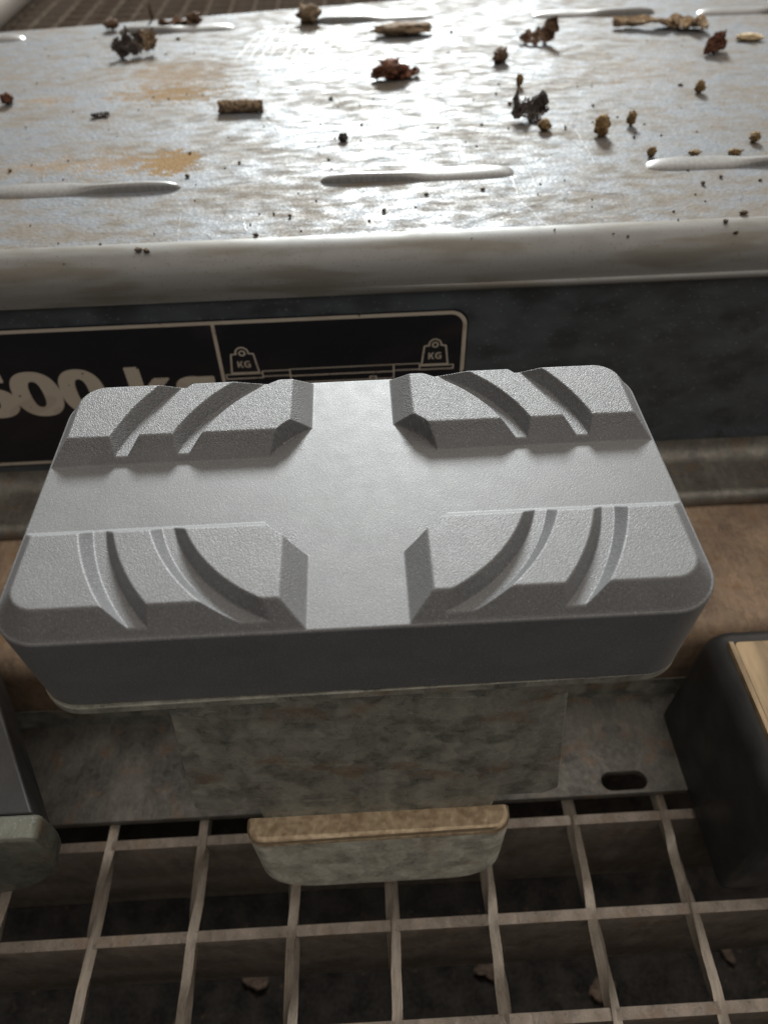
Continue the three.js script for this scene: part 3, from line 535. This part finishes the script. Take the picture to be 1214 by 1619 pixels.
{
  const tilt = (g, rx, rz, x, y, z) => { g.rotateX(rx); g.rotateZ(rz); g.computeBoundingBox(); g.translate(x, y - g.boundingBox.min.y, z); return g; };
  put('leaf_scrap', tilt(scrap(17, 15, 3.1, { lift: 7, curl: 0.9, tip: 0.35 }), 0.55, 0.1, 0, -0.3, 0), darkLeaf, -122, -357, 0.3, 'curled black-brown leaf scrap near the far left corner of the platform', 'leaf scrap');
  put('leaf_scrap', tilt(scrap(14, 12, 8.4, { lift: 5, curl: 0.9, tip: 0.35 }), 0.5, -0.25, 0, 1.5, 0), barkMat, -113, -362, -0.4, 'pale brown curled flap lying against the black-brown leaf scrap', 'leaf scrap');
  { const g = new THREE.CylinderGeometry(2.9, 2.6, 21, 18, 10); const p = g.attributes.position; for (let i = 0; i < p.count; i++) { const x = p.getX(i), y = p.getY(i), z = p.getZ(i), k = 1 + 0.14 * N3(x * 0.4, y * 0.12, z * 0.4) + 0.08 * N3(x * 1.2, y * 0.5, z * 1.2); p.setXYZ(i, x * k, y + 0.8 * N2(x, z), z * k); } g.rotateZ(Math.PI / 2); g.translate(0, 2.7, 0); g.computeVertexNormals(); put('bark_stick', g, barkMat, -50, -260, -0.06, 'short brown round piece of stick lying behind the left rib', 'stick'); }
  put('bark_fragment', mergeGeometries([scrap(25, 11, 14.2, { lift: 4.5, curl: 0.9 }), (() => { const g = clod(7, 4, 4.5, 21, 0.5).toNonIndexed(); g.translate(-3, 0, 1); return g; })()]), redBark, 27, -300, 0.22, 'crumpled dark reddish-brown bark fragment near the middle of the platform', 'bark');
  put('bark_fragment', clod(17, 3.2, 6, 31, 0.28), barkMat, 36, -376, 0.05, 'flat grey-brown strip of bark below the middle far rib', 'bark');
  put('bark_fragment', clod(7, 5, 5, 37, 0.35), barkMat, -20, -409, 0, 'rounded brown lump at the left end of the middle far rib', 'bark');
  put('leaf_scrap', mergeGeometries([scrap(26, 12, 41.3, { lift: 4.5, curl: 0.9 }), (() => { const g = clod(4, 3, 3, 43, 0.5).toNonIndexed(); g.translate(9, 0, 2); return g; })()]), brownLeaf, -101, -414, 0.1, 'brown curled leaf scrap leaning on the left far rib', 'leaf scrap');
  put('soil_crumb', clod(4.5, 2.5, 3, 47, 0.4), brownLeaf, -143, -410, 0, 'small brown lump left of the leaf scrap on the left far rib', 'crumb');
  put('leaf_scrap', mergeGeometries([tilt(scrap(17, 12, 52.6, { lift: 4, curl: 0.8, tip: 0.8 }), 0.35, 0.1, -3, -0.2, 2), tilt(scrap(14, 11, 55.2, { lift: 2.5, curl: 0.9, tip: 1.1 }), 0.9, 1.2, 6, -0.4, 0)]), brownLeaf, 113, -352, -0.25, 'brown pointed leaf scrap standing up with a dark tip', 'leaf scrap');
  put('bark_fragment', clod(4.3, 3.4, 3.4, 57, 0.5), brownLeaf, 84.5, -318, 0.6, 'small angular brown scrap left of the pointed leaf scrap', 'bark');
  put('leaf_scrap', tilt(scrap(16, 15, 63.7, { lift: 6.5, curl: 0.9, tip: 0.35 }), 0.45, -0.1, 0, -0.3, 0), darkLeaf, 84.5, -238, 0.2, 'glossy black curled leaf scrap right of the middle of the platform', 'leaf scrap');
  put('soil_crumb', clod(2.9, 2.3, 2.5, 66, 0.3), tanSoil, 89.5, -221.5, 0, 'tan soil crumb touching the glossy black leaf scrap', 'crumb');
  put('soil_clod', clod(3.4, 4.2, 3.3, 71, 0.26), tanSoil, 113, -213, 0.7, 'largest tan soil clod, standing between the middle and right near ribs', 'clod');
  put('soil_crumb', clod(2.1, 2.8, 2.1, 74, 0.25), tanSoil, 129, -223, 0, 'rounded tan soil crumb just right of the largest clod', 'crumb');
  put('soil_crumb', clod(2.3, 2.8, 2.3, 78, 0.25), tanSoil, 173.5, -261, 0, 'tan soil crumb below the reddish splinter of wood', 'crumb');
  put('soil_crumb', clod(1.8, 2.7, 1.8, 81, 0.3), tanSoil, 88.4, -280, 0, 'brown soil crumb between the angular scrap and the glossy black leaf', 'crumb');
  put('soil_crumb', clod(2.2, 2, 2, 85, 0.3), tanSoil, 176, -199, 0, 'orange-tan soil crumb behind the right near rib, nearest the edge', 'crumb');
  put('soil_crumb', clod(1.8, 2, 1.7, 88, 0.3), tanSoil, 128, -188.5, 0, 'tan soil crumb at the left tip of the right near rib', 'crumb');
  put('soil_crumb', clod(2.6, 1.1, 1.6, 91, 0.35), tanSoil, 146, -187.5, 0, 'flat orange soil crumb lying along the back of the right near rib', 'crumb');
  put('soil_crumb', clod(2.8, 1.3, 1.7, 94, 0.35), tanSoil, 163, -187, 0, 'wide tan soil crumb behind the right near rib, right of the flat one', 'crumb');
  put('bark_fragment', mergeGeometries([scrap(50, 9, 101.4, { lift: 5, curl: 0.8, tip: 0.4, thick: 0.9 }), (() => { const g = scrap(22, 13, 107.2, { lift: 6, curl: 0.8, thick: 0.9 }); g.rotateY(-0.5); g.translate(17, 0.4, 3); return g; })()]), paleBark, 186, -370, -0.12, 'long pale bark strip with a broader forked right end', 'bark');
  put('wood_splinter', mergeGeometries([scrap(16, 6, 113.9, { lift: 4, curl: 1, tip: 0.9, thick: 1 }), (() => { const g = scrap(13, 5, 117.3, { lift: 5, curl: 1, tip: 0.9, thick: 1 }); g.rotateZ(0.35); g.translate(2, 2.5, -1); return g; })(), (() => { const g = clod(4, 2.2, 2.8, 119, 0.5).toNonIndexed(); return g; })()]), redBark, 202, -320, 0.5, 'reddish-brown splintered piece of wood at the upper right', 'wood splinter');
  put('wood_chip', clod(7, 1.8, 3, 123, 0.25), paleChip, 229, -340, -0.1, 'pale yellow wood chip beside the reddish splinter', 'wood chip');
  put('soil_crumb', clod(2.9, 2.6, 2.6, 127, 0.3), redBark, -169, -284, 0, 'dark red-brown crumb near the left edge of the platform', 'crumb');
  put('grit_stone', clod(2.1, 1.6, 1.8, 131, 0.3), darkLeaf, -1, -219, 0, 'black grit stone behind the left end of the middle near rib', 'stone');
  put('leaf_scrap', scrap(8.5, 4, 137.2, { lift: 1.8, curl: 0.7 }), darkLeaf, -118, -261, 0.1, 'small flat dark flake left of the brown stick', 'leaf scrap');
  put('twig', (() => { const g = clod(1.2, 4.2, 1.2, 141, 0.3); return g; })(), brownLeaf, -122, -431, 0, 'tiny dark twig standing at the far edge of the platform', 'twig');
  // fine grit nobody would count
  const gs = []; for (let i = 0; i < 190; i++) { const s = 0.3 + 0.7 * rnd() ** 4, g = clod(s * (0.8 + rnd()), s * 0.8, s * (0.8 + 0.6 * rnd()), i * 3.7, 0.3, 1); const z = mix(-430, -124, rnd() ** 0.6); g.translate(mix(-200, 260, rnd()), z > -132 ? DECK - (13 - Math.sqrt(Math.max(0, 169 - (z + 132) ** 2))) : DECK, z); gs.push(g); }
  tag(part('grit', mergeGeometries(gs), organicMat([0.07, 0.05, 0.035], [0.26, 0.18, 0.1], 9), scene), 'fine dark grit scattered over the platform deck', 'grit', null, 'stuff');
  const ls = []; for (let i = 0; i < 34; i++) { const g = scrap(6 + 14 * rnd(), 4 + 8 * rnd(), i * 5.1, { lift: 1.5, curl: 0.5 }); g.rotateY(rnd() * 6); g.translate(mix(-190, 230, rnd()), -429, mix(10, 150, rnd())); ls.push(g); }
  tag(part('leaf_litter', mergeGeometries(ls), organicMat([0.02, 0.011, 0.006], [0.08, 0.042, 0.02], 10), scene), 'brown leaf litter on the dirt under the grating', 'leaf litter', null, 'stuff');
}
renderer.render(scene, camera);
